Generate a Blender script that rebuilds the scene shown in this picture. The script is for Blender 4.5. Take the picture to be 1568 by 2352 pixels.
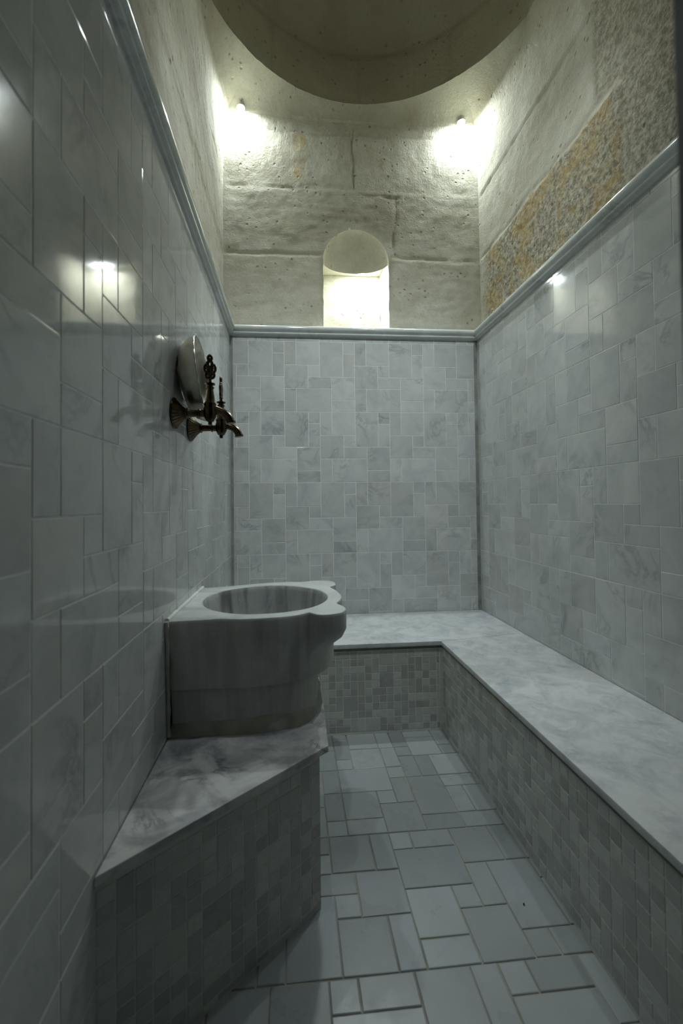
import bpy, bmesh, math, random
from mathutils import Vector, Matrix, noise

for o in list(bpy.data.objects):
    bpy.data.objects.remove(o)
C = bpy.context.scene
COL = C.collection
random.seed(7)

# ------------------------------------------------------------------ camera
XL, XR, D = -.3558, 1.1387, 2.4169          # faces of the left, right and back tiled walls
CAMZ = 1.0744
def rotm(a, b, c):
    return (Matrix.Rotation(a, 3, 'Z') @ Matrix.Rotation(b, 3, 'X') @ Matrix.Rotation(c, 3, 'Y'))
W = rotm(-.0808, .0193, .0113)              # columns: right, forward, up
cd = bpy.data.cameras.new('camera')
cam = bpy.data.objects.new('camera', cd); COL.objects.link(cam)
M = Matrix([[W[i][0], W[i][2], -W[i][1]] for i in range(3)]).to_4x4()
M.translation = (0, 0, CAMZ)
cam.matrix_world = M
cd.sensor_fit = 'HORIZONTAL'; cd.sensor_width = 24.0
cd.lens = 939.3 * 24 / 1568
cd.shift_x = 36.3 / 1568; cd.shift_y = -37.0 / 1568
cd.clip_start = .02
cd.dof.use_dof = True; cd.dof.focus_distance = 2.2; cd.dof.aperture_fstop = 2.8
C.camera = cam

# ------------------------------------------------------------------ world and exposure
w = bpy.data.worlds.new('world'); C.world = w; w.use_nodes = True
w.node_tree.nodes['Background'].inputs[0].default_value = (.05, .06, .06, 1)
w.node_tree.nodes['Background'].inputs[1].default_value = .05
C.view_settings.view_transform = 'Standard'
C.view_settings.look = 'None'
C.view_settings.exposure = -0.2
C.view_settings.gamma = 1.0
C.view_settings.use_curve_mapping = False
LED = (.885, .99, 1.0)                       # cool white LED seen by a camera set for daylight
CORNER_STRENGTH = 2350.0
NICHE_STRENGTH = 2200.0
ADDED_STRENGTH = 1800.0  # added unseen spotlights that brighten the far wall

# ------------------------------------------------------------------ materials
def new_mat(name):
    m = bpy.data.materials.new(name); m.use_nodes = True
    nt = m.node_tree; nt.nodes.clear()
    out = nt.nodes.new('ShaderNodeOutputMaterial'); b = nt.nodes.new('ShaderNodeBsdfPrincipled')
    nt.links.new(b.outputs[0], out.inputs[0])
    return m, nt, b
class G:
    """small helper to write node graphs"""
    def __init__(s, nt): s.nt = nt
    def n(s, t, **k):
        x = s.nt.nodes.new(t)
        for a, v in k.items(): setattr(x, a, v)
        return x
    def L(s, a, b): s.nt.links.new(a, b)
    def put(s, sock, v):
        if isinstance(v, bpy.types.NodeSocket): s.L(v, sock)
        else: sock.default_value = v
    def math(s, op, a, b=0.0, c=None, clamp=False):
        x = s.n('ShaderNodeMath', operation=op, use_clamp=clamp)
        s.put(x.inputs[0], a); s.put(x.inputs[1], b)
        if c is not None: s.put(x.inputs[2], c)
        return x.outputs[0]
    def vmath(s, op, a, b):
        x = s.n('ShaderNodeVectorMath', operation=op); s.put(x.inputs[0], a); s.put(x.inputs[1], b)
        return x.outputs[0]
    def mix(s, f, a, b, t='MIX'):
        x = s.n('ShaderNodeMix', data_type='RGBA', blend_type=t)
        s.put(x.inputs[0], f); s.put(x.inputs[6], a); s.put(x.inputs[7], b)
        return x.outputs[2]
    def noise(s, vec, scale, detail=4, rough=.55, dist=0.0):
        x = s.n('ShaderNodeTexNoise'); s.put(x.inputs['Vector'], vec)
        x.inputs['Scale'].default_value = scale; x.inputs['Detail'].default_value = detail
        x.inputs['Roughness'].default_value = rough; x.inputs['Distortion'].default_value = dist
        return x.outputs[0]
    def ramp(s, f, a, b, lo=0.0, hi=1.0):
        x = s.n('ShaderNodeMapRange'); s.put(x.inputs[0], f)
        x.inputs[1].default_value = a; x.inputs[2].default_value = b
        x.inputs[3].default_value = lo; x.inputs[4].default_value = hi
        return x.outputs[0]
    def attr(s, name, out='Fac'):
        x = s.n('ShaderNodeAttribute', attribute_name=name); return x.outputs[out]
    def obj(s): return s.n('ShaderNodeTexCoord').outputs['Object']
    def map(s, v, sc):
        x = s.n('ShaderNodeMapping'); s.put(x.inputs[0], v); x.inputs[3].default_value = sc
        return x.outputs[0]
    def bump(s, h, strength, dist, nrm=None):
        x = s.n('ShaderNodeBump'); x.inputs['Strength'].default_value = strength
        x.inputs['Distance'].default_value = dist; s.L(h, x.inputs['Height'])
        if nrm is not None: s.L(nrm, x.inputs['Normal'])
        return x.outputs[0]

def marble(name, base, dark, vein_scale=3.0, vein=.55, rough=(.10, .22), tiles=True, spread=.22, bump=.0, warm=(.62, .58, .55), cloud_scale=2.2, darkmix=.5):
    m, nt, b = new_mat(name); g = G(nt)
    co = g.obj()
    if tiles:
        off = g.attr('tile_offset', 'Vector'); co = g.vmath('ADD', co, off); tv = g.attr('tile_value')
    cloud = g.noise(co, vein_scale * cloud_scale, 5, .6, .8)
    v1 = g.noise(co, vein_scale, 7, .62, 1.6)
    r = g.math('ABSOLUTE', g.math('SUBTRACT', v1, .5))
    vn = g.math('POWER', g.ramp(r, 0.0, .055, 1.0, 0.0), 1.6)
    msk = g.ramp(g.noise(co, vein_scale * 1.4, 3), .45, .68)
    vn = g.math('MULTIPLY', vn, g.math('MULTIPLY', msk, vein))
    big = g.ramp(cloud, .40, .68)
    col = g.mix(g.math('MULTIPLY', big, darkmix), (*base, 1), (*dark, 1))
    col = g.mix(vn, col, tuple(x * .72 for x in dark) + (1,))
    wm = g.ramp(g.noise(co, vein_scale * .9, 2), .56, .74, 0, .38)
    col = g.mix(wm, col, (*warm, 1))
    if tiles:
        k = g.ramp(tv, 0, 1, 1 - spread, 1 + spread * .45)
        kk = g.n('ShaderNodeCombineColor')
        for i in range(3): g.L(k, kk.inputs[i])
        col = g.mix(1.0, col, kk.outputs[0], 'MULTIPLY')
    g.L(col, b.inputs['Base Color'])
    rr = g.ramp(g.noise(co, 9, 3), .3, .7, rough[0], rough[1])
    g.L(rr, b.inputs['Roughness'])
    b.inputs['IOR'].default_value = 1.5
    h = g.noise(co, 22, 3)
    nrm = g.bump(h, .05, .002)
    if bump:
        nrm = g.bump(g.noise(co, 90, 5, .7), bump, .002, nrm)
    g.L(nrm, b.inputs['Normal'])
    return m

def plain(name, col, rough=.6, metal=0.0, var=.25, scale=30, bump=.3, bd=.002):
    m, nt, b = new_mat(name); g = G(nt); co = g.obj()
    n = g.noise(co, scale, 5, .6)
    c = g.mix(g.ramp(n, .3, .7), tuple(x * (1 - var) for x in col) + (1,), tuple(min(1, x * (1 + var * .4)) for x in col) + (1,))
    g.L(c, b.inputs['Base Color'])
    b.inputs['Roughness'].default_value = rough; b.inputs['Metallic'].default_value = metal
    g.L(g.bump(n, bump, bd), b.inputs['Normal'])
    return m

def stone_mat(name='tuff_stone', lo=(.46, .435, .345, 1), hi=(.57, .56, .48, 1), marks=.55, jc=(.31, .275, .205, 1)):
    m, nt, b = new_mat(name); g = G(nt); co = g.obj()
    joint = g.attr('joint'); stain = g.attr('stain'); rough = g.attr('coarse')
    n1 = g.noise(co, 2.2, 5, .6, .4); n2 = g.noise(co, 14, 6, .65); n3 = g.noise(co, 70, 4, .7)
    col = g.mix(g.ramp(n1, .35, .66), lo, hi)
    col = g.mix(g.ramp(n2, .45, .75, 0, .6), col, (.40, .36, .26, 1))
    vor = g.n('ShaderNodeTexVoronoi', feature='F1'); g.L(co, vor.inputs['Vector']); vor.inputs['Scale'].default_value = 26
    pit = g.math('MULTIPLY', g.ramp(vor.outputs['Distance'], .10, .24, 1, 0), g.ramp(g.noise(co, 9, 4, .7), .50, .56))
    col = g.mix(g.math('MULTIPLY', pit, .7), col, (.22, .18, .13, 1))
    col = g.mix(g.math('MULTIPLY', g.ramp(n3, .5, .75), .3), col, (.30, .27, .21, 1))
    # coarse-grained blocks with ochre weathering
    cg = g.noise(co, 48, 5, .75)
    ccol = g.mix(g.ramp(cg, .40, .60), (.13, .105, .07, 1), (.53, .49, .39, 1))
    col = g.mix(g.math('MULTIPLY', rough, .8), col, ccol)
    o1 = g.noise(co, 5.5, 6, .7, .6)
    oc = g.mix(g.ramp(g.noise(co, 45, 5, .7), .40, .58), (.42, .26, .06, 1), (.52, .42, .20, 1))
    sm = g.math('MULTIPLY', stain, g.math('MULTIPLY', g.ramp(o1, .46, .60), g.ramp(g.noise(co, 38, 4, .7), .36, .56)), clamp=True)
    col = g.mix(g.math('MULTIPLY', sm, .8), col, oc)
    col = g.mix(g.math('MULTIPLY', joint, .4), col, jc)
    g.L(col, b.inputs['Base Color']); b.inputs['Roughness'].default_value = .93
    b.inputs['Specular IOR Level'].default_value = .1
    ch = g.noise(g.map(co, (26, 26, 110)), 1.0, 4, .7, 1.2)         # horizontal tool marks
    cv = g.noise(g.map(co, (110, 110, 30)), 1.0, 4, .7, 1.2)          # upright tool marks
    sepz = g.n('ShaderNodeSeparateXYZ'); g.L(co, sepz.inputs[0])
    up = g.ramp(sepz.outputs[2], 2.98, 3.04)
    mk = g.n('ShaderNodeMix', data_type='FLOAT'); g.L(up, mk.inputs[0]); g.L(ch, mk.inputs[2]); g.L(cv, mk.inputs[3])
    nrm = g.bump(mk.outputs[0], marks, .004)
    nrm = g.bump(g.noise(co, 34, 6, .72), .6, .006, nrm)
    nrm = g.bump(g.math('SUBTRACT', n3, g.math('MULTIPLY', pit, 1.2)), .8, .004, nrm)
    nrm = g.bump(g.noise(co, 150, 4, .7), .5, .002, nrm)
    cb = g.n('ShaderNodeBump'); cb.inputs['Distance'].default_value = .012
    g.L(g.math('MULTIPLY', rough, .75), cb.inputs['Strength']); g.L(cg, cb.inputs['Height']); g.L(nrm, cb.inputs['Normal'])
    g.L(cb.outputs[0], b.inputs['Normal'])
    return m

M_WALL = marble('wall_marble_tiles', (.60, .62, .605), (.43, .46, .46), 3.4, .8, (.06, .11), spread=.12, darkmix=.62)
M_GROUT = plain('pale_grout', (.78, .80, .76), .85, var=.15)
M_GROUTM = plain('mosaic_grout', (.80, .80, .74), .85, var=.15)
M_GROUTF = plain('floor_grout', (.42, .40, .34), .8, var=.5, scale=5)
M_MOSAIC = marble('mosaic_marble', (.62, .63, .59), (.50, .51, .48), 6, .4, (.18, .34), spread=.24)
M_FLOOR = marble('floor_marble_tiles', (.43, .47, .47), (.36, .40, .425), 2.4, .4, (.24, .42), spread=.22, bump=.12, warm=(.52, .53, .60))
M_TRIM = marble('trim_marble', (.63, .66, .64), (.44, .47, .46), 3, .6, (.10, .18), tiles=False)
M_SLAB = marble('bench_marble', (.72, .74, .745), (.46, .49, .51), 9, .55, (.30, .46), tiles=False, bump=.25, cloud_scale=1.4, darkmix=.8)
M_SLAB2 = marble('plinth_marble', (.80, .80, .79), (.27, .27, .30), 5.0, 1.0, (.32, .5), tiles=False, bump=.3, cloud_scale=1.3, darkmix=1.0)
M_EDGE = plain('slab_mortar_edge', (.26, .25, .19), .9, var=.35, scale=20)
M_BASIN = marble('basin_marble', (.66, .68, .66), (.42, .44, .43), 3.4, .8, (.3, .5), tiles=False, bump=.3, cloud_scale=1.3, darkmix=.7)
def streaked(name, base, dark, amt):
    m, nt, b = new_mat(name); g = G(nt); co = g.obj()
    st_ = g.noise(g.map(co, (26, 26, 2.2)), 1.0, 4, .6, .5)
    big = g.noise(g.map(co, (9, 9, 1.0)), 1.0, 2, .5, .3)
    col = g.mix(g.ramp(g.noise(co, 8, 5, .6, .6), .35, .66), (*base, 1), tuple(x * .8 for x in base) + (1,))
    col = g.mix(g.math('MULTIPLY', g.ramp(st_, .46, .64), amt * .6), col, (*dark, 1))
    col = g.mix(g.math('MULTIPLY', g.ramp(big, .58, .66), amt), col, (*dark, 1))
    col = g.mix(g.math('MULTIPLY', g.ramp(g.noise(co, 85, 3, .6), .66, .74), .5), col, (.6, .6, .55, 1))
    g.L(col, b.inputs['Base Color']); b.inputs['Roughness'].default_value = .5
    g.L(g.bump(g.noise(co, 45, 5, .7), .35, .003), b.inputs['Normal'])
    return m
M_BOUT = streaked('basin_rough_side', (.64, .63, .60), (.33, .33, .32), .65)
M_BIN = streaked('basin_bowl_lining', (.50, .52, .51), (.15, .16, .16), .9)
M_MORTAR = plain('trowelled_mortar', (.52, .50, .43), .9, var=.35, scale=14, bump=.6, bd=.006)
M_CORNER = plain('dark_corner_strip', (.30, .315, .285), .8, var=.5, scale=7)
M_SEAL = plain('white_sealant', (.78, .80, .76), .5, var=.08)
M_STONE = stone_mat()
M_DOME_SHADE = stone_mat('dome_stone_shaded', (.33, .30, .22, 1), (.40, .375, .29, 1), .1, (.22, .19, .13, 1))  # darker copy of the stone, the dome's shade put into its colour
M_BRONZE = plain('antique_bronze', (.115, .088, .052), .24, 1.0, var=.6, scale=60, bump=.12, bd=.001)
M_TIN = plain('brushed_tinned_metal', (.70, .65, .55), .33, 1.0, var=.22, scale=25, bump=.15, bd=.002)
M_TINRIM = plain('polished_rim', (.75, .73, .66), .18, 1.0, var=.1, scale=50, bump=.1, bd=.001)
M_DARK = plain('dark_painted_frame', (.10, .10, .105), .5, var=.1)
M_HOUSE = plain('lamp_housing', (.62, .60, .52), .5, var=.05)
M_FLECK = plain('dark_fleck', (.02, .02, .02), .5, var=.05)
def lens_mat(name, strength):
    m, nt, b = new_mat(name)
    b.inputs['Base Color'].default_value = (.9, .9, .9, 1)
    b.inputs['Emission Color'].default_value = (*LED, 1)
    b.inputs['Emission Strength'].default_value = strength
    return m
M_LENS_C = lens_mat('led_lens_corner', CORNER_STRENGTH)
M_LENS_F = lens_mat('led_lens_added', ADDED_STRENGTH)
M_LENS_N = lens_mat('led_lens_niche', NICHE_STRENGTH)

# ------------------------------------------------------------------ helpers
def mesh_obj(name, verts, faces, mat, parent=None, smooth=False, mats=None, fmat=None, kind=None):
    me = bpy.data.meshes.new(name); me.from_pydata(verts, [], faces)
    for mm in (mats or [mat]): me.materials.append(mm)
    if fmat:
        for p, i in zip(me.polygons, fmat): p.material_index = i
    if smooth:
        for p in me.polygons: p.use_smooth = True
    me.validate(); me.update()
    o = bpy.data.objects.new(name, me); COL.objects.link(o)
    if parent: o.parent = parent
    if kind: o['kind'] = kind
    return o
def thing(name, label, cat, loc=(0, 0, 0), group=None):
    o = bpy.data.objects.new(name, None); COL.objects.link(o); o.location = loc
    o['label'] = label; o['category'] = cat
    if group: o['group'] = group
    return o
def fix_normals(o):
    bm = bmesh.new(); bm.from_mesh(o.data); bmesh.ops.recalc_face_normals(bm, faces=bm.faces); bm.to_mesh(o.data); bm.free()
class MB:
    def __init__(s): s.v = []; s.f = []
    def add(s, v, f):
        k = len(s.v); s.v += [tuple(x) for x in v]; s.f += [tuple(i + k for i in q) for q in f]
    def box(s, a, b):
        x0, y0, z0 = a; x1, y1, z1 = b
        s.add([(x0, y0, z0), (x1, y0, z0), (x1, y1, z0), (x0, y1, z0), (x0, y0, z1), (x1, y0, z1), (x1, y1, z1), (x0, y1, z1)],
              [(0, 3, 2, 1), (4, 5, 6, 7), (0, 1, 5, 4), (1, 2, 6, 5), (2, 3, 7, 6), (3, 0, 4, 7)])
    def loft(s, rings, closed=True, cap0=False, cap1=False):
        k = len(s.v); n = len(rings[0])
        for r in rings: s.v += [tuple(p) for p in r]
        for i in range(len(rings) - 1):
            for j in range(n if closed else n - 1):
                a = k + i * n + j; b = k + i * n + (j + 1) % n
                s.f.append((a, b, b + n, a + n))
        if cap0: s.f.append(tuple(k + j for j in range(n))[::-1])
        if cap1: s.f.append(tuple(k + (len(rings) - 1) * n + j for j in range(n)))
    def lathe(s, org, axis, prof, n=32, flute=0, amp=0.0, cap=True):
        """prof: (distance along the axis, radius)"""
        ax = Vector(axis).normalized(); t = Vector((0, 0, 1)) if abs(ax.z) < .9 else Vector((1, 0, 0))
        u = ax.cross(t).normalized(); v = ax.cross(u)
        rings = []
        for d, r in prof:
            ring = []
            for j in range(n):
                a = 2 * math.pi * j / n
                rr = r * (1 + amp * math.cos(flute * a)) if flute else r
                ring.append(Vector(org) + ax * d + u * (rr * math.cos(a)) + v * (rr * math.sin(a)))
            rings.append(ring)
        s.loft(rings, True, cap, cap)
    def tube(s, pts, rad, n=14, flute=0, amp=0.0, closed=False, cap=True):
        P = [Vector(p) for p in pts]; rings = []; m = len(P); prev = None
        for i, p in enumerate(P):
            if closed: t = (P[(i + 1) % m] - P[i - 1])
            else: t = P[min(i + 1, m - 1)] - P[max(i - 1, 0)]
            t.normalize()
            if prev is None:
                a = Vector((0, 1, 0)) if abs(t.y) < .9 else Vector((0, 0, 1))
                u = t.cross(a).normalized()
            else: u = (prev - t * prev.dot(t)).normalized()
            prev = u; v = t.cross(u)
            r = rad[i] if isinstance(rad, (list, tuple)) else rad
            rings.append([p + u * (r * (1 + amp * math.cos(flute * k)) * math.cos(k)) + v * (r * (1 + amp * math.cos(flute * k)) * math.sin(k)) for k in [2 * math.pi * j / n for j in range(n)]])
        if closed: rings.append(rings[0])
        s.loft(rings, True, cap and not closed, cap and not closed)
    def build(s, name, mat, parent=None, smooth=True, angle=40, kind=None):
        o = mesh_obj(name, s.v, s.f, mat, parent, kind=kind)
        fix_normals(o)
        if smooth: shade(o, angle)
        return o
def shade(o, angle=40):
    me = o.data
    for p in me.polygons: p.use_smooth = True
    bm = bmesh.new(); bm.from_mesh(me); lim = math.radians(angle)
    for e in bm.edges:
        if len(e.link_faces) == 2: e.smooth = e.calc_face_angle(0) < lim
    bm.to_mesh(me); bm.free()

# ---- tiling: a four-size random-looking pattern that repeats on a 36-unit cell
PAT = [(1, 0, 2, 3), (3, 0, 1, 1), (3, 1, 1, 2), (4, 0, 1, 2), (5, 0, 2, 2), (4, 2, 2, 2), (0, 2, 1, 1), (0, 3, 2, 1),
       (2, 3, 2, 2), (2, 5, 2, 1), (4, 4, 1, 2), (5, 4, 3, 2)]
def lattice(u, a0, z0, amin, amax, bmin, bmax):
    """rectangles (a, b, a, b) in plane units; a runs right from a0, b runs DOWN from z0"""
    out = []
    for nv in range(-14, 15):
        for nh in range(-30, 31):
            for c, r, w_, h_ in PAT:
                cc = c + 6 * nh + 3 * nv; rr = r + 6 * nv
                x0 = a0 + cc * u; x1 = x0 + w_ * u; y1 = z0 - rr * u; y0 = y1 - h_ * u
                x0 = max(x0, amin); x1 = min(x1, amax); y0 = max(y0, bmin); y1 = min(y1, bmax)
                if x1 - x0 > .004 and y1 - y0 > .004: out.append((x0, y0, x1, y1))
    return out
def mosaic(u, a0, z0, amin, amax, bmin, bmax, seed):
    """small chips on a square grid, here and there two or four units long"""
    R = random.Random(seed); occ = set(); out = []
    i0 = math.floor((amin - a0) / u); i1 = math.ceil((amax - a0) / u); j1 = math.ceil((z0 - bmin) / u)
    for j in range(-1, j1 + 1):
        for i in range(i0, i1 + 1):
            if (i, j) in occ: continue
            w_, h_ = R.choices([(1, 1), (2, 1), (1, 2), (2, 2)], [74, 11, 11, 4])[0]
            cells = [(i + a, j + b) for a in range(w_) for b in range(h_)]
            if any(c in occ for c in cells): w_ = h_ = 1; cells = [(i, j)]
            occ.update(cells)
            x0 = max(a0 + i * u, amin); x1 = min(a0 + (i + w_) * u, amax); y1 = min(z0 - j * u, bmax); y0 = max(z0 - (j + h_) * u, bmin)
            if x1 - x0 > .003 and y1 - y0 > .003: out.append((x0, y0, x1, y1))
    return out
def tiled(name, rects, frame, ext, mt, mg, gap=.0030, thick=.0008, bev=.0009, parent=None, kind=None, jit=.00025, dark=0.0, wob=0.0):
    """frame(a, b, h) -> world point, h is height above the grout plane. One mesh, tiles and grout."""
    v = []; f = []; fm = []; tv = []; to = []
    def q(pts, mi, val, off):
        k = len(v); v.extend(pts); return k
    a0, b0, a1, b1 = ext
    v.extend([frame(a0, b0, 0), frame(a1, b0, 0), frame(a1, b1, 0), frame(a0, b1, 0)]); f.append((0, 1, 2, 3)); fm.append(1); tv.append(.5); to.append((0, 0, 0))
    R = random.Random(hash(name) % 9973 if False else len(name) * 131 + 5)
    for (x0, y0, x1, y1) in rects:
        k = len(v); g_ = gap / 2
        w0, w1, w2, w3 = [(R.uniform(-wob, wob)) for _ in range(4)]
        X0, Y0, X1, Y1 = x0 + g_ + w0, y0 + g_ + w1, x1 - g_ + w2, y1 - g_ + w3
        if X1 - X0 < .003 or Y1 - Y0 < .003: continue
        for (a, b) in ((X0, Y0), (X1, Y0), (X1, Y1), (X0, Y1)): v.append(frame(a, b, -.0005))
        base = R.uniform(-jit, jit)
        for (a, b) in ((X0 + bev * .2, Y0 + bev * .2), (X1 - bev * .2, Y0 + bev * .2), (X1 - bev * .2, Y1 - bev * .2), (X0 + bev * .2, Y1 - bev * .2)): v.append(frame(a, b, thick * .6))
        for (a, b) in ((X0 + bev, Y0 + bev), (X1 - bev, Y0 + bev), (X1 - bev, Y1 - bev), (X0 + bev, Y1 - bev)):
            v.append(frame(a, b, thick + base + R.uniform(-jit, jit)))
        val = R.random()
        if dark and R.random() < dark * (.35 if (x1 - x0) * (y1 - y0) > .0016 else 1.6): val = -R.uniform(.2, 1.0)
        off = (R.uniform(-9, 9), R.uniform(-9, 9), R.uniform(-9, 9))
        F = [(8, 9, 10, 11)]
        for i in range(4):
            j = (i + 1) % 4
            F.append((i, j, 4 + j, 4 + i)); F.append((4 + i, 4 + j, 8 + j, 8 + i))
        for q_ in F: f.append(tuple(k + i for i in q_)); fm.append(0); tv.append(val); to.append(off)
    o = mesh_obj(name, v, f, None, parent, mats=[mt, mg], fmat=fm, kind=kind)
    a = o.data.attributes.new('tile_value', 'FLOAT', 'FACE'); a.data.foreach_set('value', tv)
    b = o.data.attributes.new('tile_offset', 'FLOAT_VECTOR', 'FACE'); b.data.foreach_set('vector', [c for t in to for c in t])
    return o

# ================================================================== THE ROOM
U = .07
ZTRIM = 2.127
ZT = ZTRIM - .058
TH = .0016
YN = -.5                                     # how far the room runs back past the camera
tiled('wall_back', lattice(U, -.3216, CAMZ + .9673, XL + .015, XR - .020, .40, ZT), lambda a, b, h: (a, D + TH - h, b),
      (XL - .01, .0, XR + .01, ZTRIM - .01), M_WALL, M_GROUT, kind='structure')
# left wall: a runs away from the camera
tiled('wall_left', lattice(U, 2.5516 - 26 * U, CAMZ - .0161 + 2 * U, YN, D - .003, 0, ZT),
      lambda a, b, h: (XL - TH + h, a, b), (YN, 0, D + .01, ZTRIM - .01), M_WALL, M_GROUT, kind='structure')
# right wall: a runs towards the camera
tiled('wall_right', lattice(U, -1.3993 - 5 * U, CAMZ - .1517 + 4 * U, -D + .003, -.28, .40, ZT),
      lambda a, b, h: (XR + TH - h, -a, b), (-D - .01, 0, -.28, ZTRIM - .01), M_WALL, M_GROUT, kind='structure')

# floor: sizes laid by eye, read off the photograph, the rest filled in
def floor_rects():
    g = .0655; X0 = .104; Y0 = 1.138
    known = [(3, -2, 3, 2), (1, -1, 2, 2), (0, 0, 1, 1), (0, 1, 2, 2), (2, 1, 1, 2), (3, 0, 2, 2), (3, 2, 2, 1), (5, 0, 1, 1), (5, 1, 2, 2),
             (6, -1, 1, 2), (7, -1, 2, 3), (3, -3, 1, 1), (4, -3, 2, 1), (6, -3, 2, 2), (8, -3, 1, 2), (3, -5, 2, 2), (5, -4, 2, 1), (5, -7, 2, 3), (7, -4, 2, 1), (7, -6, 1, 2),
             (3, -6, 1, 1), (4, -7, 1, 2), (1, -8, 3, 2), (1, -6, 2, 2), (1, -4, 2, 1), (0, -3, 2, 2), (2, -3, 1, 2), (5, -9, 1, 2), (6, -9, 1, 2), (7, -9, 2, 2),
             (-2, -1, 3, 1), (-1, -2, 1, 1), (7, 2, 1, 1), (8, 2, 2, 1)]
    occ = {}
    for t in known:
        for i in range(t[0], t[0] + t[2]):
            for j in range(t[1], t[1] + t[3]): occ[(i, j)] = 1
    R = random.Random(3)
    for j in range(-20, 3):
        for i in range(-9, 18):
            if (i, j) in occ: continue
            opts = [(2, 2)] * 4 + [(2, 1)] * 2 + [(1, 2)] * 3 + [(3, 2)] * 3 + [(2, 3)] * 3 + [(1, 1)]
            R.shuffle(opts); opts.append((1, 1))
            for (a, b) in opts:
                if j + b > 3: continue
                if all((i + x, j + y) not in occ for x in range(a) for y in range(b)):
                    known.append((i, j, a, b))
                    for x in range(a):
                        for y in range(b): occ[(i + x, j + y)] = 1
                    break
    out = [(X0 + i * g, Y0 - (j + b) * g, X0 + (i + a) * g, Y0 - j * g) for i, j, a, b in known]
    # near sheet, laid half a tile out of step
    X1 = .136; Y1 = Y0 - 3 * g
    kn = [(0, 0, 2, 1), (-1, 0, 1, 1), (2, 0, 2, 3), (4, 0, 1, 3), (5, 0, 1, 1), (6, 0, 2, 1), (5, 1, 3, 2), (-1, 1, 3, 2), (-3, 0, 2, 2)]
    occ = {}
    for t in kn:
        for i in range(t[0], t[0] + t[2]):
            for j in range(t[1], t[1] + t[3]): occ[(i, j)] = 1
    for j in range(0, 24):
        for i in range(-9, 18):
            if (i, j) in occ: continue
            opts = [(2, 2)] * 4 + [(2, 1)] * 2 + [(1, 2)] * 3 + [(3, 2)] * 3 + [(2, 3)] * 3
            R.shuffle(opts); opts.append((1, 1))
            for (a, b) in opts:
                if all((i + x, j + y) not in occ for x in range(a) for y in range(b)):
                    kn.append((i, j, a, b))
                    for x in range(a):
                        for y in range(b): occ[(i + x, j + y)] = 1
                    break
    out += [(X1 + i * g, Y1 - (j + b) * g, X1 + (i + a) * g, Y1 - j * g) for i, j, a, b in kn]
    res = []
    for (a, b, c, d) in out:
        a, b, c, d = max(a, XL), max(b, YN), min(c, XR), min(d, D)
        if c - a > .004 and d - b > .004: res.append((a, b, c, d))
    return res
tiled('floor', floor_rects(), lambda a, b, h: (a, b, h - .003), (XL - .05, YN, XR + .05, D + .05), M_FLOOR, M_GROUTF, gap=.0032, thick=.003, bev=.0018, jit=.0004, wob=.0009, kind='structure')

# moulding along the top of the tiles, mitred in the corners
prof = [(-.06, -.006), (-.06, .0), (.012, 0), (.020, -.0015), (.027, -.006), (.0310, -.013), (.0315, -.020), (.029, -.028), (.0235, -.0335),
        (.0175, -.0365), (.016, -.040), (.0175, -.043), (.0215, -.0445), (.0235, -.048), (.0215, -.052), (.016, -.0545), (.010, -.056), (.006, -.060), (-.001, -.061), (-.001, -.062), (-.06, -.062)]
def trim(name, path):
    rings = []
    for (base, nrm) in path:
        rings.append([(base[0] + nrm[0] * o, base[1] + nrm[1] * o, ZTRIM + z) for o, z in prof])
    m = MB(); m.loft(rings, True, True, True)
    return m.build(name, M_TRIM, angle=28, kind='structure')
trim('trim_1', [((XL, YN), (1, 0)), ((XL, D), (1, -1))])
trim('trim_2', [((XL, D), (1, -1)), ((XR, D), (-1, -1))])
trim('trim_3', [((XR, D), (-1, -1)), ((XR, 1.748), (-1, 0))])
trim('trim_4', [((XR, 1.7465), (-1, 0)), ((XR, .28), (-1, 0))])

# ---------------------------------------------------------------- rough stone above
SX0, SX1, SY1 = -.40, 1.19, 2.462
CX, CY, RD, ZC = .40, 1.55, .867, 3.5
NX0, NX1 = .198, .606; NCX = (NX0 + NX1) / 2; NR = (NX1 - NX0) / 2; NZ = 2.556
def rect_r(dx, dy):
    t = 1e9
    if dx > 1e-6: t = min(t, (SX1 - CX) / dx)
    if dx < -1e-6: t = min(t, (SX0 - CX) / dx)
    if dy > 1e-6: t = min(t, (SY1 - CY) / dy)
    return t
def shell_pt(x, y, z):
    """plan point on the rectangle, bent in towards the dome ring near the top of the far corners"""
    if y > CY and z > 2.93:
        dx, dy = x - CX, y - CY; r = math.hypot(dx, dy); rt = min(r, RD)
        t = min(1, (z - 2.93) / (ZC - 2.93)); s = .08 * t + .92 * t ** 14
        k = (r + (rt - r) * s) / r
        x, y = CX + dx * k, CY + dy * k
    return x, y
def segdist(px_, pz_, a, b):
    ax, az = a; bx, bz = b; dx, dz = bx - ax, bz - az
    t = max(0, min(1, ((px_ - ax) * dx + (pz_ - az) * dz) / (dx * dx + dz * dz)))
    return math.hypot(px_ - ax - t * dx, pz_ - az - t * dz)
J_BACK = [((-.45, 2.585), (.19, 2.60)), ((.62, 2.59), (1.25, 2.575)), ((-.45, 3.0), (.03, 3.0)), ((.40, 2.985), (.68, 2.97)), ((-.3, 3.35), (1.1, 3.345)),
          ((.388, 3.36), (.383, 3.0)), ((.66, 2.96), (.64, 2.60))]
J_RIGHT = [((.3, 2.615), (2.46, 2.60)), ((1.49, 3.5), (1.47, 2.63)), ((1.352, 2.61), (1.352, 2.1)), ((.3, 3.1), (1.49, 3.1))]
J_LEFT = [((.3, 2.62), (2.46, 2.60)), ((1.05, 2.62), (1.05, 2.1)), ((1.75, 2.62), (1.75, 2.1)), ((1.35, 3.5), (1.35, 2.62)), ((1.35, 3.02), (2.46, 3.02))]
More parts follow.
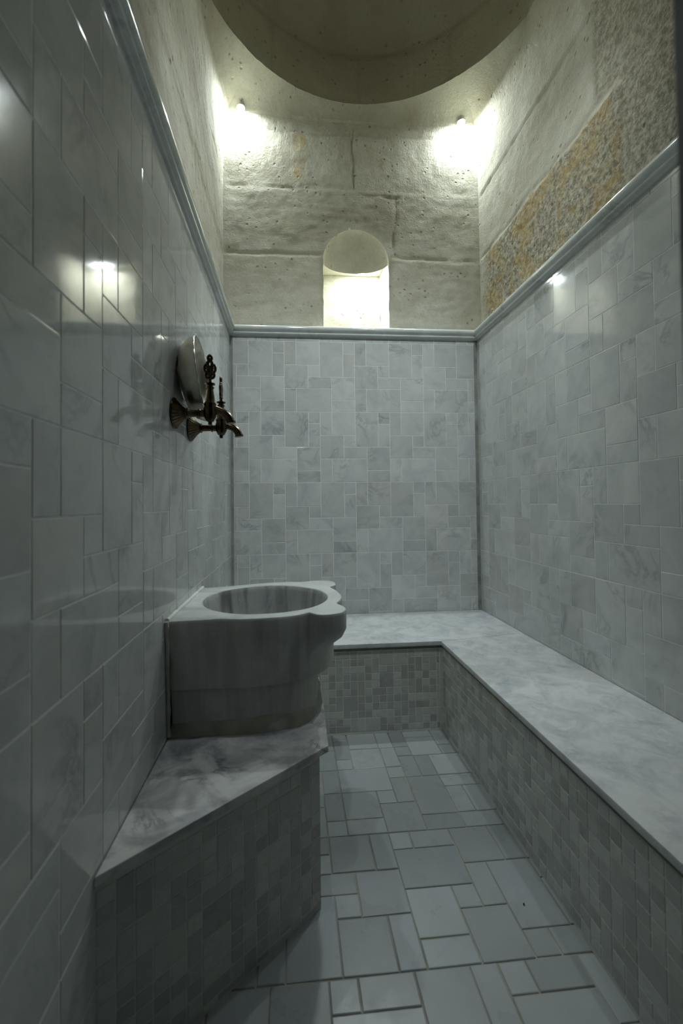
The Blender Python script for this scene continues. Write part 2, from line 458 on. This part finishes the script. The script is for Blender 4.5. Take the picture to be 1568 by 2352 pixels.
def jw(a, z, js, side):
    n = noise.noise(Vector((a * 7, z * 7, side))) * .022 + noise.noise(Vector((a * 25, z * 25, side))) * .006
    d = min(segdist(a + n, z + n, p, q) for p, q in js)
    k = .5 + .5 * noise.noise(Vector((a * 4 + 9, z * 4, side)))
    return max(0, 1 - d / .013) * min(1, .25 + 1.2 * k)
verts = []; faces = []; jt = []; st = []; cs = []
def stone_grid(P, nrm, us, zs, js, side, keep=None, ufun=None):
    """P(u, z) -> base point; displaced along nrm"""
    k0 = len(verts)
    for z in zs:
        for u_ in us:
            x, y, zz = P(u_, z)
            j = jw(u_, zz, js, side); co = 0.0; s_ = 0.0
            v3 = Vector((x, y, zz))
            if side == 2 and zz < 2.615:
                e = noise.noise(Vector((u_ * 9, zz * 9, 4))) * .03 + noise.noise(Vector((u_ * 30, zz * 30, 9))) * .022
                if u_ + e > 1.352:
                    co = min(1, (2.596 + e - zz) / .03 if zz < 2.596 + e else 0) * min(1, max(0, (2.43 - u_) / .1))
                    s_ = co
                else: co = .85
            if side == 2 and u_ < 1.47 and zz > 2.615: co = .75
            if side == 1: s_ = .9 if (abs(u_ - .06) < .045 and 3.05 < zz < 3.34) else 0
            d = noise.fractal(v3 * 5.5, .9, 2.0, 4) * .0036 + noise.noise(v3 * 30) * .0012
            if side == 1:
                d += (noise.noise(Vector((x * 7, 3, zz * 34))) if zz < 3.0 else noise.noise(Vector((x * 32, 3, zz * 6)))) * .0008
            else: d += noise.noise(Vector((x * 9, y * 9, zz * 22))) * .001
            d += co * (noise.noise(v3 * 55) * .005 + noise.noise(v3 * 110) * .003)
            # rows of blocks do not sit quite flush
            d += .004 * math.sin(math.floor((zz - 2.16) / .42) * 2.3 + side) - j * .0045
            if keep: d *= keep(u_, zz)
            verts.append((x + nrm[0] * d, y + nrm[1] * d, zz)); jt.append(j); st.append(s_); cs.append(co)
    return k0
def lin(a, b, st_): n = max(2, int(abs(b - a) / st_)); return [a + (b - a) * i / n for i in range(n + 1)]
zs = lin(2.08, 3.41, .0115)[:-1] + lin(3.41, 3.47, .005)[:-1] + lin(3.47, ZC, .002)
ys = lin(.28, CY, .02)[:-1] + lin(CY, SY1, .0115)
xs = lin(SX0, SX1, .0115)
def quads(k0, nu, nz, flip=False, skip=None):
    for i in range(nz - 1):
        for j in range(nu - 1):
            if skip and skip(i, j): continue
            a = k0 + i * nu + j; q_ = (a, a + 1, a + nu + 1, a + nu)
            faces.append(q_[::-1] if flip else q_)
edge = lambda a, lo, hi: min(1, max(0, (a - lo) / .03)) * min(1, max(0, (hi - a) / .03))
k = stone_grid(lambda y, z: (*shell_pt(SX0, y, z), z), (1, 0), ys, zs, J_LEFT, 0, lambda a, z: min(1, (SY1 - a) / .03)); quads(k, len(ys), len(zs), True)
k = stone_grid(lambda y, z: (*shell_pt(SX1, y, z), z), (-1, 0), ys, zs, J_RIGHT, 2, lambda a, z: min(1, (SY1 - a) / .03)); quads(k, len(ys), len(zs))
# back wall with the arched niche cut out of it
def arch_out(x, z):                      # distance outside the arch outline
    if z < NZ: return abs(x - NCX) - NR
    return math.hypot(x - NCX, z - NZ) - NR
kb = stone_grid(lambda x, z: (*shell_pt(x, SY1, z), z), (0, -1), xs, zs, J_BACK, 1,
                lambda a, z: edge(a, SX0, SX1) * min(1, max(0, arch_out(a, z) / .03) + .0))
nu = len(xs)
for i, z in enumerate(zs):               # snap the nearest vertices on to the arch
    for j, x in enumerate(xs):
        q_ = arch_out(x, z)
        if abs(q_) < .0072:
            if z < NZ: nx_ = NCX + math.copysign(NR, x - NCX); nz_ = z
            else:
                r = math.hypot(x - NCX, z - NZ); nx_ = NCX + (x - NCX) / r * NR; nz_ = NZ + (z - NZ) / r * NR
            verts[kb + i * nu + j] = (nx_, verts[kb + i * nu + j][1], nz_)
def skipf(i, j):
    x = (xs[j] + xs[j + 1]) / 2; z = (zs[i] + zs[i + 1]) / 2
    return arch_out(x, z) < -.0005
quads(kb, nu, len(zs), False, skipf)
def stone_obj(name, v, f, j=None, s=None, c=None, kind='structure'):
    o = mesh_obj(name, v, f, M_STONE, smooth=True, kind=kind)
    n = len(v)
    for nm, arr in (('joint', j), ('stain', s), ('coarse', c)):
        a = o.data.attributes.new(nm, 'FLOAT', 'POINT'); a.data.foreach_set('value', arr or [0.0] * n)
    return o
stone_obj('wall_upper', verts, faces, jt, st, cs)

# ceiling plate around the ring and over the near part of the room
m = MB()
inner = []; outer = []
for kk in range(181):
    a = math.pi + math.pi * kk / 180           # near half
    dx, dy = math.cos(a), math.sin(a)
    t = 1e9
    if abs(dx) > 1e-6: t = ((SX1 if dx > 0 else SX0) - CX) / dx
    if dy < -1e-6: t = min(t, (-.6 - CY) / dy)
    r = min(RD, t)
    inner.append((CX + dx * r, CY + dy * r, ZC)); outer.append((CX + dx * max(t, r), CY + dy * max(t, r), ZC))
m.loft([inner, outer], False)
o = m.build('ceiling_plate', M_STONE, smooth=False, kind='structure'); o.name = 'ceiling'
for nm in ('joint', 'stain', 'coarse'): o.data.attributes.new(nm, 'FLOAT', 'POINT')

# dome: a short drum, then the shallow cap
dv = []; dj = []; NT = 220
lev = [(3.5 + .3 * i / 16, 1.0) for i in range(17)] + [(3.8 + .42 * math.sin(t), math.cos(t)) for t in [math.pi / 2 * i / 30 for i in range(1, 30)]]
for li, (z, kf) in enumerate(lev):
    for i in range(NT):
        a = 2 * math.pi * i / NT; dx, dy = math.cos(a), math.sin(a)
        r = min(RD, (SX1 - CX) / abs(dx) if abs(dx) > 1e-6 else 9)
        r *= kf * (1 + (.0 if li < 17 else .0))
        p = Vector((CX + dx * r, CY + dy * r, z))
        ja = abs(((a - math.pi * .5 + .02) / (math.pi / 5) + .5) % 1 - .5) * (math.pi / 5) * r
        j = max(0, 1 - abs(z - 3.8 + .015 * noise.noise(Vector((a * 3, 0, 0)))) / .02)
        if z < 3.8: j = max(j, max(0, 1 - ja / .016))
        d = noise.fractal(p * 6, .9, 2, 4) * .007 - j * .006
        if li == 0: d = 0
        dv.append((p.x - dx * d, p.y - dy * d, p.z)); dj.append(j)
df = []
for li in range(len(lev) - 1):
    for i in range(NT):
        a = li * NT + i; b = li * NT + (i + 1) % NT
        df.append((a, b, b + NT, a + NT)[::-1])
df.append(tuple((len(lev) - 1) * NT + i for i in range(NT)))
o = stone_obj('ceiling_dome', dv, df, dj); o.data.materials[0] = M_DOME_SHADE

# niche: shallow half-dome head, deeper square recess below it
nv = []; nf = []
HD = .125; YF = SY1 - .012                      # depth of the head's rim
NA = 40; NBT = 18
def head(t, f_):                                # t across 0..pi, f_ elevation 0..pi/2
    x = NCX - NR * math.cos(t) * math.cos(f_) ; z = NZ + NR * math.sin(f_)
    y = YF + .012 + HD * math.sin(t) * math.cos(f_)
    return x, y, z
for bi in range(NBT + 1):
    f_ = math.pi / 2 * bi / NBT
    for ai in range(NA + 1):
        x, y, z = head(math.pi * ai / NA, f_)
        d = noise.noise(Vector((x, y, z)) * 18) * .003 * math.sin(math.pi * ai / NA)
        nv.append((x, y - d, z))
for bi in range(NBT):
    for ai in range(NA):
        a = bi * (NA + 1) + ai; nf.append((a, a + 1, a + NA + 2, a + NA + 1))
def grid(P, n1, n2, disp):
    k = len(nv)
    for i in range(n1 + 1):
        for j in range(n2 + 1):
            p = Vector(P(i / n1, j / n2)); d = noise.fractal(p * 14, 1, 2, 3) * .004
            nv.append(tuple(p + Vector(disp) * d))
    for i in range(n1):
        for j in range(n2):
            a = k + i * (n2 + 1) + j; nf.append((a, a + 1, a + n2 + 2, a + n2 + 1))
RB, RZ0, RZ1 = 2.72, 2.10, 2.615                # back and ceiling of the recess
grid(lambda a, b: (NX0, SY1 - .004 + (RB - SY1 + .004) * a, RZ0 + (RZ1 - RZ0) * b), 16, 28, (1, 0, 0))
grid(lambda a, b: (NX1, SY1 - .004 + (RB - SY1 + .004) * a, RZ0 + (RZ1 - RZ0) * b), 16, 28, (-1, 0, 0))
grid(lambda a, b: (NX0 + (NX1 - NX0) * a, RB, RZ0 + (RZ1 - RZ0) * b), 26, 28, (0, -1, 0))
def rimy(x): return YF + .012 + HD * math.sqrt(max(0, 1 - ((x - NCX) / NR) ** 2)) + .02
grid(lambda a, b: (NX0 + (NX1 - NX0) * a, rimy(NX0 + (NX1 - NX0) * a) * (1 - b) + (RB + .005) * b, RZ1 + .002), 26, 16, (0, 0, 0))
grid(lambda a, b: (NX0 - .01 + (NX1 - NX0 + .02) * a, SY1 - .03 + (RB - SY1 + .03) * b, ZTRIM - .002), 26, 16, (0, 0, 0))
# back of the rim: closes the head against the recess ceiling
k = len(nv)
for ai in range(NA + 1):
    x, y, z = head(math.pi * ai / NA, 0); nv.append((x, y, z)); nv.append((x, y + .02, RZ1 + .004))
for ai in range(NA):
    a = k + 2 * ai; nf.append((a, a + 1, a + 3, a + 2))
stone_obj('wall_niche', nv, nf)

# added unseen cross wall: shades the near walls and carries the added spotlights
m = MB(); m.box((SX0 - .01, .93, 2.72), (SX1 + .01, 1.05, 3.52)); o = m.build('wall_cross_added', M_STONE, smooth=False, kind='structure')
for nm in ('joint', 'stain', 'coarse'): o.data.attributes.new(nm, 'FLOAT', 'POINT')

# front wall with the doorway the camera stands in
m = MB()
m.box((.289, .17, 0), (XR + .1, .278, 3.5)); m.build('wall_front', M_DARK, smooth=False, kind='structure')

# dark strips up the two far corners of the tiling
for nm, x0, x1 in (('trim_5', XL + .0005, XL + .015), ('trim_6', XR - .020, XR - .0005)):
    m = MB(); m.box((x0, D - .002, .425), (x1, D + .004, ZT)); m.build(nm, M_CORNER, smooth=False, kind='structure')

# ================================================================== BENCH
ZB = .42; BX, BY = .700, 1.903
bench = thing('corner_bench', 'long pale marble bench with mosaic fronts running along the right and back walls', 'bench', (BX, BY, 0))
def child_origin(o, root):
    o.matrix_parent_inverse = Matrix.Translation(-Vector(root.location))
def slab(name, poly, z0, z1, mat, root, bev=.004, inset=None):
    me = bpy.data.meshes.new(name); bm = bmesh.new()
    lo = [bm.verts.new((x, y, z0)) for x, y in poly]; hi = [bm.verts.new((x, y, z1)) for x, y in poly]
    bm.faces.new(lo[::-1]); bm.faces.new(hi); n = len(poly)
    for i in range(n): bm.faces.new((lo[i], lo[(i + 1) % n], hi[(i + 1) % n], hi[i]))
    bmesh.ops.recalc_face_normals(bm, faces=bm.faces)
    bmesh.ops.bevel(bm, geom=[e for e in bm.edges], offset=bev, segments=2, affect='EDGES', profile=.6)
    bm.to_mesh(me); bm.free(); me.materials.append(mat)
    o = bpy.data.objects.new(name, me); COL.objects.link(o); o.parent = root; child_origin(o, root); shade(o, 40)
    return o
ov = .008
slab('seat_slab', [(BX - ov, .28), (XR - .001, .28), (XR - .001, BY + .068), (BX - ov, BY - ov)], ZB - .020, ZB, M_SLAB, bench, .003)['label'] = 'long seat slab on the right'
slab('seat_slab', [(XL + .002, BY - ov), (BX - ov - .0006, BY - ov), (XR - .001, BY + .0686), (XR - .001, D - .001), (XL + .002, D - .001)], ZB - .020, ZB, M_SLAB, bench, .002)['label'] = 'short seat slab at the back'
m = MB(); m.box((BX + .001, .29, ZB - .034), (BX + .05, BY + .05, ZB - .0195)); m.box((XL + .002, BY + .001, ZB - .034), (BX + .05, BY + .05, ZB - .0195))
o = m.build('mortar_joint', M_EDGE, bench, smooth=False); child_origin(o, bench)
UM = .0342
o = tiled('mosaic_front', mosaic(UM, -BY, ZB - .034, -BY, -.29, .008, ZB - .034, 1), lambda a, b, h: (BX + TH - h, -a, b), (-BY - .01, 0, -.29, ZB - .025),
          M_MOSAIC, M_GROUTM, gap=.0030, parent=bench, dark=.09, jit=.0002); child_origin(o, bench)
o = tiled('mosaic_front', mosaic(UM, XL, ZB - .036, XL + .002, BX - .014, .012, ZB - .036, 2), lambda a, b, h: (a, BY + TH - h, b), (XL + .002, 0, BX + .01, ZB - .025),
          M_MOSAIC, M_GROUTM, gap=.0030, parent=bench, dark=.09, jit=.0002); child_origin(o, bench)

# ================================================================== PLINTH under the basin
plinth = thing('basin_plinth', 'angular mosaic plinth with a veined marble top carrying the basin', 'plinth', (-.1, 1.3, 0))
A = Vector((.066, 1.107)); B = Vector((XL, .770))
PT = [(XL + .001, .764), (.090, 1.117), (.094, 1.330), (.094, 1.56), (XL + .001, 1.86)]
slab('top_slab', PT, ZB - .018, ZB, M_SLAB2, plinth, .0025)
ax = (A - B).normalized(); nn = Vector((ax.y, -ax.x)); LEN = (A - B).length
o = tiled('mosaic_front', mosaic(.0337, LEN - 16 * .0337, ZB - .030, .0, LEN, .004, ZB - .030, 3),
          lambda a, b, h: (B.x + ax.x * a + nn.x * (h - TH), B.y + ax.y * a + nn.y * (h - TH), b), (-.0, 0, LEN, ZB - .018),
          M_MOSAIC, M_GROUTM, gap=.0030, parent=plinth, dark=.06, jit=.0003); child_origin(o, plinth)
o = tiled('mosaic_side', mosaic(.0337, 1.107, ZB - .030, 1.107, 1.55, .004, ZB - .030, 4),
          lambda a, b, h: (A.x - TH + h, a, b), (1.107, 0, 1.55, ZB - .018), M_MOSAIC, M_GROUTM, gap=.0030, parent=plinth, dark=.06, jit=.0003); child_origin(o, plinth)
m = MB()
m.add([(A.x - .002, 1.109, 0), (A.x - .002, 1.55, 0), (XL + .001, 1.84, 0), (XL + .001, 1.83, ZB - .018), (A.x - .002, 1.55, ZB - .018), (A.x - .002, 1.109, ZB - .018), (XL + .001, .775, 0), (XL + .001, .775, ZB - .018)],
      [(1, 2, 3, 4), (0, 1, 4, 5), (6, 0, 5, 7)])
o = m.build('core', M_GROUTM, plinth, smooth=False); child_origin(o, plinth)

# ================================================================== BASIN
CBX, CBY = -.094, 1.437; ZR = .752; RBOWL = .212
TOP = [(XL, 1.176), (-.285, 1.177), (-.236, 1.181), (-.214, 1.188), (-.166, 1.177), (-.105, 1.173), (-.044, 1.181), (.000, 1.196), (.028, 1.212), (.046, 1.230),
       (.060, 1.204), (.085, 1.194), (.112, 1.194), (.143, 1.206), (.160, 1.235), (.163, 1.270), (.154, 1.303), (.139, 1.330),
       (.153, 1.358), (.165, 1.400), (.170, 1.443), (.165, 1.500), (.155, 1.550), (.139, 1.592),
       (.160, 1.612), (.172, 1.640), (.170, 1.690), (.150, 1.722), (.110, 1.732), (.070, 1.724), (.040, 1.706), (-.02, 1.716), (-.087, 1.718), (-.150, 1.700), (-.234, 1.668), (-.297, 1.642), (XL, 1.636)]
BODY = [(XL, 1.192), (-.25, 1.186), (-.13, 1.183), (-.05, 1.192), (.02, 1.220), (.088, 1.262), (.130, 1.34), (.144, 1.43), (.134, 1.52), (.095, 1.60), (.03, 1.655), (-.05, 1.69), (-.15, 1.695), (-.25, 1.67), (XL, 1.636)]
LOW = [(XL, 1.203), (-.25, 1.204), (-.13, 1.202), (-.05, 1.210), (.01, 1.228), (.055, 1.27), (.080, 1.34), (.088, 1.43), (.080, 1.50), (.05, 1.58), (.0, 1.63), (-.06, 1.665), (-.15, 1.675), (-.25, 1.65), (XL, 1.63)]
def chaikin(P, n=2):
    for _ in range(n):
        Q = [P[0]]
        for a, b in zip(P, P[1:]):
            Q.append((a[0] * .75 + b[0] * .25, a[1] * .75 + b[1] * .25)); Q.append((a[0] * .25 + b[0] * .75, a[1] * .25 + b[1] * .75))
        Q.append(P[-1]); P = Q
    return P
NBS = 300
angs = sorted([2 * math.pi * i / NBS for i in range(NBS)] + [math.atan2(1.177 - CBY, XL - CBX) % (2 * math.pi), math.atan2(1.636 - CBY, XL - CBX) % (2 * math.pi)])
def cast(P):
    P = chaikin(P, 2); out = []
    E = list(zip(P, P[1:] + [P[0]]))
    for a in angs:
        dx, dy = math.cos(a), math.sin(a); best = 0
        for (p, q) in E:
            ex, ey = q[0] - p[0], q[1] - p[1]; den = dx * ey - dy * ex
            if abs(den) < 1e-12: continue
            t = ((p[0] - CBX) * ey - (p[1] - CBY) * ex) / den
            s_ = ((p[0] - CBX) * dy - (p[1] - CBY) * dx) / den
            if t > 0 and -1e-6 <= s_ <= 1 + 1e-6: best = max(best, t)
        out.append(best)
    return out
rT, rB, rL = cast(TOP), cast(BODY), cast(LOW)
def ring(fun, z, hew=.0016, inset=0):
    R = []
    for i, a in enumerate(angs):
        r = fun(i) - inset
        x, y = CBX + r * math.cos(a), CBY + r * math.sin(a)
        d = noise.noise(Vector((x * 14, y * 14, z * 9))) * hew + noise.noise(Vector((x * 50, y * 50, z * 30))) * hew * .4
        x2, y2 = x + d * math.cos(a), y + d * math.sin(a)
        x2 = max(x2, XL + .0015)
        R.append((x2, y2, z + (noise.noise(Vector((x * 9, y * 9, 7))) * .0018 if z > .70 else 0)))
    return R
sm = lambda t: t * t * (3 - 2 * t)
basin = thing('marble_basin', 'carved grey marble washbasin with round bowl and lobed right edge', 'basin', (CBX, CBY, ZB))
rings = []
for z, f_ in [(.4203, 0), (.45, .08), (.49, .25), (.53, .42), (.5500, .5), (.5530, .3)]:
    rings.append(ring(lambda i, f_=f_: rL[i] * (1 - .03 * (1 - f_)), z))
for z, t in [(.5545, -.0), (.558, 0), (.565, 0), (.59, .04), (.62, .2), (.645, .45), (.67, .72), (.695, .92), (.72, 1), (.742, 1)]:
    rings.append(ring(lambda i, t=t: rB[i] * .985 + (rT[i] - rB[i] * .985) * sm(t), z))
rings.append(ring(lambda i: rT[i], ZR - .004, inset=.001)); rings.append(ring(lambda i: rT[i], ZR - .001, inset=.003)); rings.append(ring(lambda i: rT[i], ZR, inset=.007))
rings.append(ring(lambda i: (RBOWL + .004) * .5 + .5 * rT[i], ZR))
rings.append(ring(lambda i: RBOWL + .003, ZR, .0006)); rings.append(ring(lambda i: RBOWL, ZR - .003, .0006))
for z, r in [(-.02, .208), (-.06, .203), (-.10, .197), (-.14, .186), (-.17, .168), (-.19, .145), (-.204, .11), (-.212, .07), (-.215, .03), (-.216, .004)]:
    rings.append(ring(lambda i, r=r: r, ZR + z, .0008))
m = MB(); m.loft(rings, True, True, True)
o = m.build('basin_body', M_BASIN, basin, angle=38); child_origin(o, basin)
o.data.materials.append(M_BOUT); o.data.materials.append(M_BIN)
for p in o.data.polygons:
    c = p.center; r_ = math.hypot(c.x - CBX, c.y - CBY)
    if c.z < ZR - .006: p.material_index = 2 if r_ < RBOWL + .004 and abs(p.normal.x * (c.x - CBX) + p.normal.y * (c.y - CBY)) >= 0 and (p.normal.x * (c.x - CBX) + p.normal.y * (c.y - CBY) < 0 or r_ < .19) and c.z > .52 else 1
# water stains inside the bowl are part of the stone: slim dark runs, modelled in the basin's own material below
# mortar the basin is bedded in
rr = []
for z, off in [(.4203, .017), (.424, .016), (.432, .010), (.442, .005), (.452, .002), (.458, -.004)]:
    rr.append([])
    for i, a in enumerate(angs):
        wv = noise.noise(Vector((math.cos(a) * 2.2, math.sin(a) * 2.2, 3)))
        r = rL[i] * .972 + off * (1 + .8 * wv) ; x = max(CBX + r * math.cos(a), XL + .0012); y = CBY + r * math.sin(a)
        zz = .4203 + (z - .4203) * (1 + .7 * wv + .3 * math.sin(a * 3))
        x = min(x, .0915)
        rr[-1].append((x, y, zz))
m = MB(); m.loft(rr, True); o = m.build('mortar_bed', M_MORTAR, basin, angle=60); child_origin(o, basin)
m = MB()
pts = [(XL + .004, y, ZR + .002 + noise.noise(Vector((y * 40, 0, 0))) * .001) for y in lin(1.178, 1.634, .01)]
m.tube(pts, [.0062 + noise.noise(Vector((p[1] * 30, 5, 0))) * .0016 for p in pts], 10); o = m.build('sealant_bead', M_SEAL, basin); child_origin(o, basin)
m = MB()
pts = [(XL + .004 + noise.noise(Vector((z * 30, 1, 2))) * .003, 1.172 + (.752 - z) * .05, z) for z in lin(.43, .752, .012)]
m.tube(pts, [.006 + noise.noise(Vector((p[2] * 25, 5, 2))) * .003 for p in pts], 8); o = m.build('mortar_edge', M_MORTAR, basin); child_origin(o, basin)

# ================================================================== TAPS
def tap(Y, Z, label, edge_on):
    t = thing('wall_tap', label, 'tap', (XL, Y, Z), 'bronze wall taps above the basin')
    x0 = XL + .0004
    def P(o): child_origin(o, t); return o
    m = MB(); m.lathe((x0, Y, Z), (1, 0, 0), [(0, .046), (.003, .0475), (.005, .046)], 48); P(m.build('flange', M_BRONZE, t))
    m = MB(); m.lathe((x0, Y, Z), (1, 0, 0), [(.004, .044), (.010, .038), (.018, .029), (.026, .021), (.034, .0155), (.038, .0135)], 96, 24, .045); P(m.build('flared_rose', M_BRONZE, t, angle=60))
    m = MB(); m.lathe((x0, Y, Z), (1, 0, 0), [(.034, .012), (.036, .0165), (.040, .0165), (.042, .0115), (.070, .0105), (.073, .0135), (.077, .0135), (.079, .0105), (.100, .012)], 32); P(m.build('pipe', M_BRONZE, t))
    bx = x0 + .107
    m = MB(); m.lathe((bx, Y, Z), (0, 0, 1), [(-.036, .003), (-.034, .006), (-.026, .006), (-.024, .011), (-.018, .014), (-.010, .0185), (.002, .0205), (.014, .0195), (.022, .0165), (.026, .0185), (.030, .0185), (.034, .0155),
                                            (.050, .0135), (.066, .0110), (.074, .0095), (.078, .0125), (.081, .0125), (.084, .009)], 48, 12, .03); P(m.build('valve_body', M_BRONZE, t, angle=50))
    pts = []; rad = []
    for i in range(17):
        s_ = i / 16; a = math.pi * .5 * s_ ** 1.0
        pts.append((bx + .012 + .044 * math.sin(a) + .006 * s_, Y, Z + .010 - .040 * (1 - math.cos(a)) ** 1.0)); rad.append(.0125 - .001 * math.sin(math.pi * s_) + (.002 if s_ > .9 else 0))
    m = MB(); m.tube(pts, rad, 48, 8, .06); P(m.build('spout', M_BRONZE, t, angle=50))
    # ornamental key: finial, two side loops and a long centre loop on a little cross-bar
    U_ = Vector((0, 1, 0)) if edge_on else Vector((1, 0, 0)); c0 = Vector((bx, Y, Z))
    h = MB()
    h.lathe(c0 + Vector((0, 0, .080)), (0, 0, 1), [(0, .007), (.006, .0075), (.009, .0155), (.012, .0155), (.014, .006), (.022, .0045), (.026, .0075), (.030, .004)], 24)
    def loop(cu, cz, ru, rz, r=.0044, n=28):
        h.tube([c0 + U_ * (cu + ru * math.cos(q)) + Vector((0, 0, cz + rz * math.sin(q))) for q in [2 * math.pi * i / n for i in range(n)]], r, 8, closed=True)
    loop(0, .140, .0065, .027); loop(-.0095, .138, .0070, .0125); loop(.0095, .138, .0070, .0125); loop(-.007, .118, .006, .009); loop(.007, .118, .006, .009)
    loop(0, .170, .0055, .008); loop(0, .152, .0085, .0085)
    h.lathe(c0 + Vector((0, 0, .1755)), (0, 0, 1), [(0, .003), (.004, .0050), (.008, .002)], 12)
    h.lathe(c0 + Vector((0, 0, .1385)), U_, [(-.019, .001), (-.0165, .0042), (-.013, .002), (.013, .002), (.0165, .0042), (.019, .001)], 12)
    P(h.build('handle', M_BRONZE, t, angle=60))
    return t
tap(1.268, 1.354, 'bronze tap nearest the camera with its fretted key facing outward', False)
tap(1.462, 1.345, 'bronze tap farther along the wall with its key seen edge-on', True)

# ================================================================== METAL BOWL resting on the two tap pipes
BC = Vector((-.288, 1.367, 1.488))
bowl = thing('metal_bowl', 'round silvery metal hammam bowl propped on its side on the two taps', 'bowl', BC)
axb = Vector((1, .035, .13)).normalized()
RBW = .138
pr = [(-.064, .001), (-.0635, .050), (-.061, .080), (-.054, .105), (-.040, .123), (-.020, .1325), (-.004, .1355), (0, RBW)]
pi_ = [(0, RBW - .0022), (-.006, .1325), (-.020, .1300), (-.039, .1205), (-.052, .1025), (-.0588, .078), (-.061, .048), (-.0613, .001)]
m = MB(); m.lathe(BC, axb, pr + pi_, 96, cap=False); o = m.build('bowl_body', M_TIN, bowl, angle=60); child_origin(o, bowl)
m = MB(); t_ = Vector((0, 0, 1)); u1 = axb.cross(t_).normalized(); v1 = axb.cross(u1)
n = 240; m.tube([BC + axb * .0005 + u1 * (RBW + .002 * math.cos(24 * q)) * math.cos(q) + v1 * (RBW + .002 * math.cos(24 * q)) * math.sin(q) for q in [2 * math.pi * i / n for i in range(n)]], .0026, 8, closed=True)
o = m.build('beaded_rim', M_TINRIM, bowl, angle=60); child_origin(o, bowl)
m = MB(); m.lathe(BC, axb, [(-.0625, .062), (-.068, .063), (-.068, .059), (-.0625, .058)], 64, cap=False); o = m.build('foot_ring', M_TIN, bowl, angle=60); child_origin(o, bowl)

# ================================================================== LAMPS
def lamp(loc, r, label, lens, top, group=None):
    t = thing('ceiling_spotlight', label, 'spotlight', loc, group)
    m = MB(); m.lathe((loc[0], loc[1], loc[2]), (0, 0, 1), [(0, r * .98), (-.003, r * 1.02), (-.004, r * 1.18), (.001, r * 1.22), (.006, r * 1.1), (top, r * 1.05)], 32)
    o = m.build('housing', M_HOUSE, t); child_origin(o, t)
    m = MB(); n = 32
    m.add([(loc[0] + r * math.cos(q), loc[1] + r * math.sin(q), loc[2] - .0045) for q in [2 * math.pi * i / n for i in range(n)]], [tuple(range(n))[::-1]])
    o = m.build('lens', lens, t, smooth=False); child_origin(o, t)
    me = o.data
    if me.polygons[0].normal.z > 0:
        me.flip_normals()
    return t
lamp((-.283, 2.404, 3.424), .020, 'recessed lamp washing the left far corner of the stone with light', M_LENS_C, .03, None)
lamp((1.062, 2.406, 3.426), .020, 'recessed lamp washing the right far corner of the stone with light', M_LENS_C, .03, None)
def hooded(loc, label):
    """added hooded spot out of view, tilted down to brighten the far wall"""
    t = thing('added_spotlight', label, 'spotlight', loc)
    P0 = Vector(loc); ax_ = Vector((0, math.sin(math.radians(32)), -math.cos(math.radians(32))))
    m = MB(); m.lathe(P0, ax_, [(-.03, .020), (-.02, .034), (.0, .036), (.068, .037), (.068, .0345), (.0005, .0335)], 40, cap=False); o = m.build('added_hood', M_DARK, t); child_origin(o, t)
    u_ = ax_.cross(Vector((1, 0, 0))).normalized(); v_ = ax_.cross(u_)
    m = MB(); m.add([P0 + ax_ * .003 + u_ * .0325 * math.cos(q) + v_ * .0325 * math.sin(q) for q in [2 * math.pi * i / 32 for i in range(32)]], [tuple(range(32))])
    o = m.build('lens', M_LENS_F, t, smooth=False); child_origin(o, t)
    if o.data.polygons[0].normal.dot(ax_) < 0: o.data.flip_normals()
    m = MB(); m.lathe(Vector((loc[0], 1.051, loc[2] + .02)), (0, 1, 0), [(0, .03), (.006, .03), (.008, .008), (loc[1] - 1.051, .007)], 20); o = m.build('bracket', M_DARK, t); child_origin(o, t)
hooded((.05, 1.13, 3.20), 'left added hooded spotlight, out of view on the added cross wall')
hooded((.75, 1.13, 3.20), 'right added hooded spotlight, out of view on the added cross wall')
lamp((.470, 2.655, 2.6085), .022, 'small lamp inside the arched niche', M_LENS_N, .028, None)

# ================================================================== SMALL THINGS
m = MB(); m.lathe((.6035, 1.0655, .0002), (0, 0, 1), [(0, .0015), (.001, .0024), (.003, .0022), (.0045, .001)], 10)
o = m.build('dark_fleck', M_FLECK); o['label'] = 'tiny black fleck lying on the floor tiles'; o['category'] = 'debris'
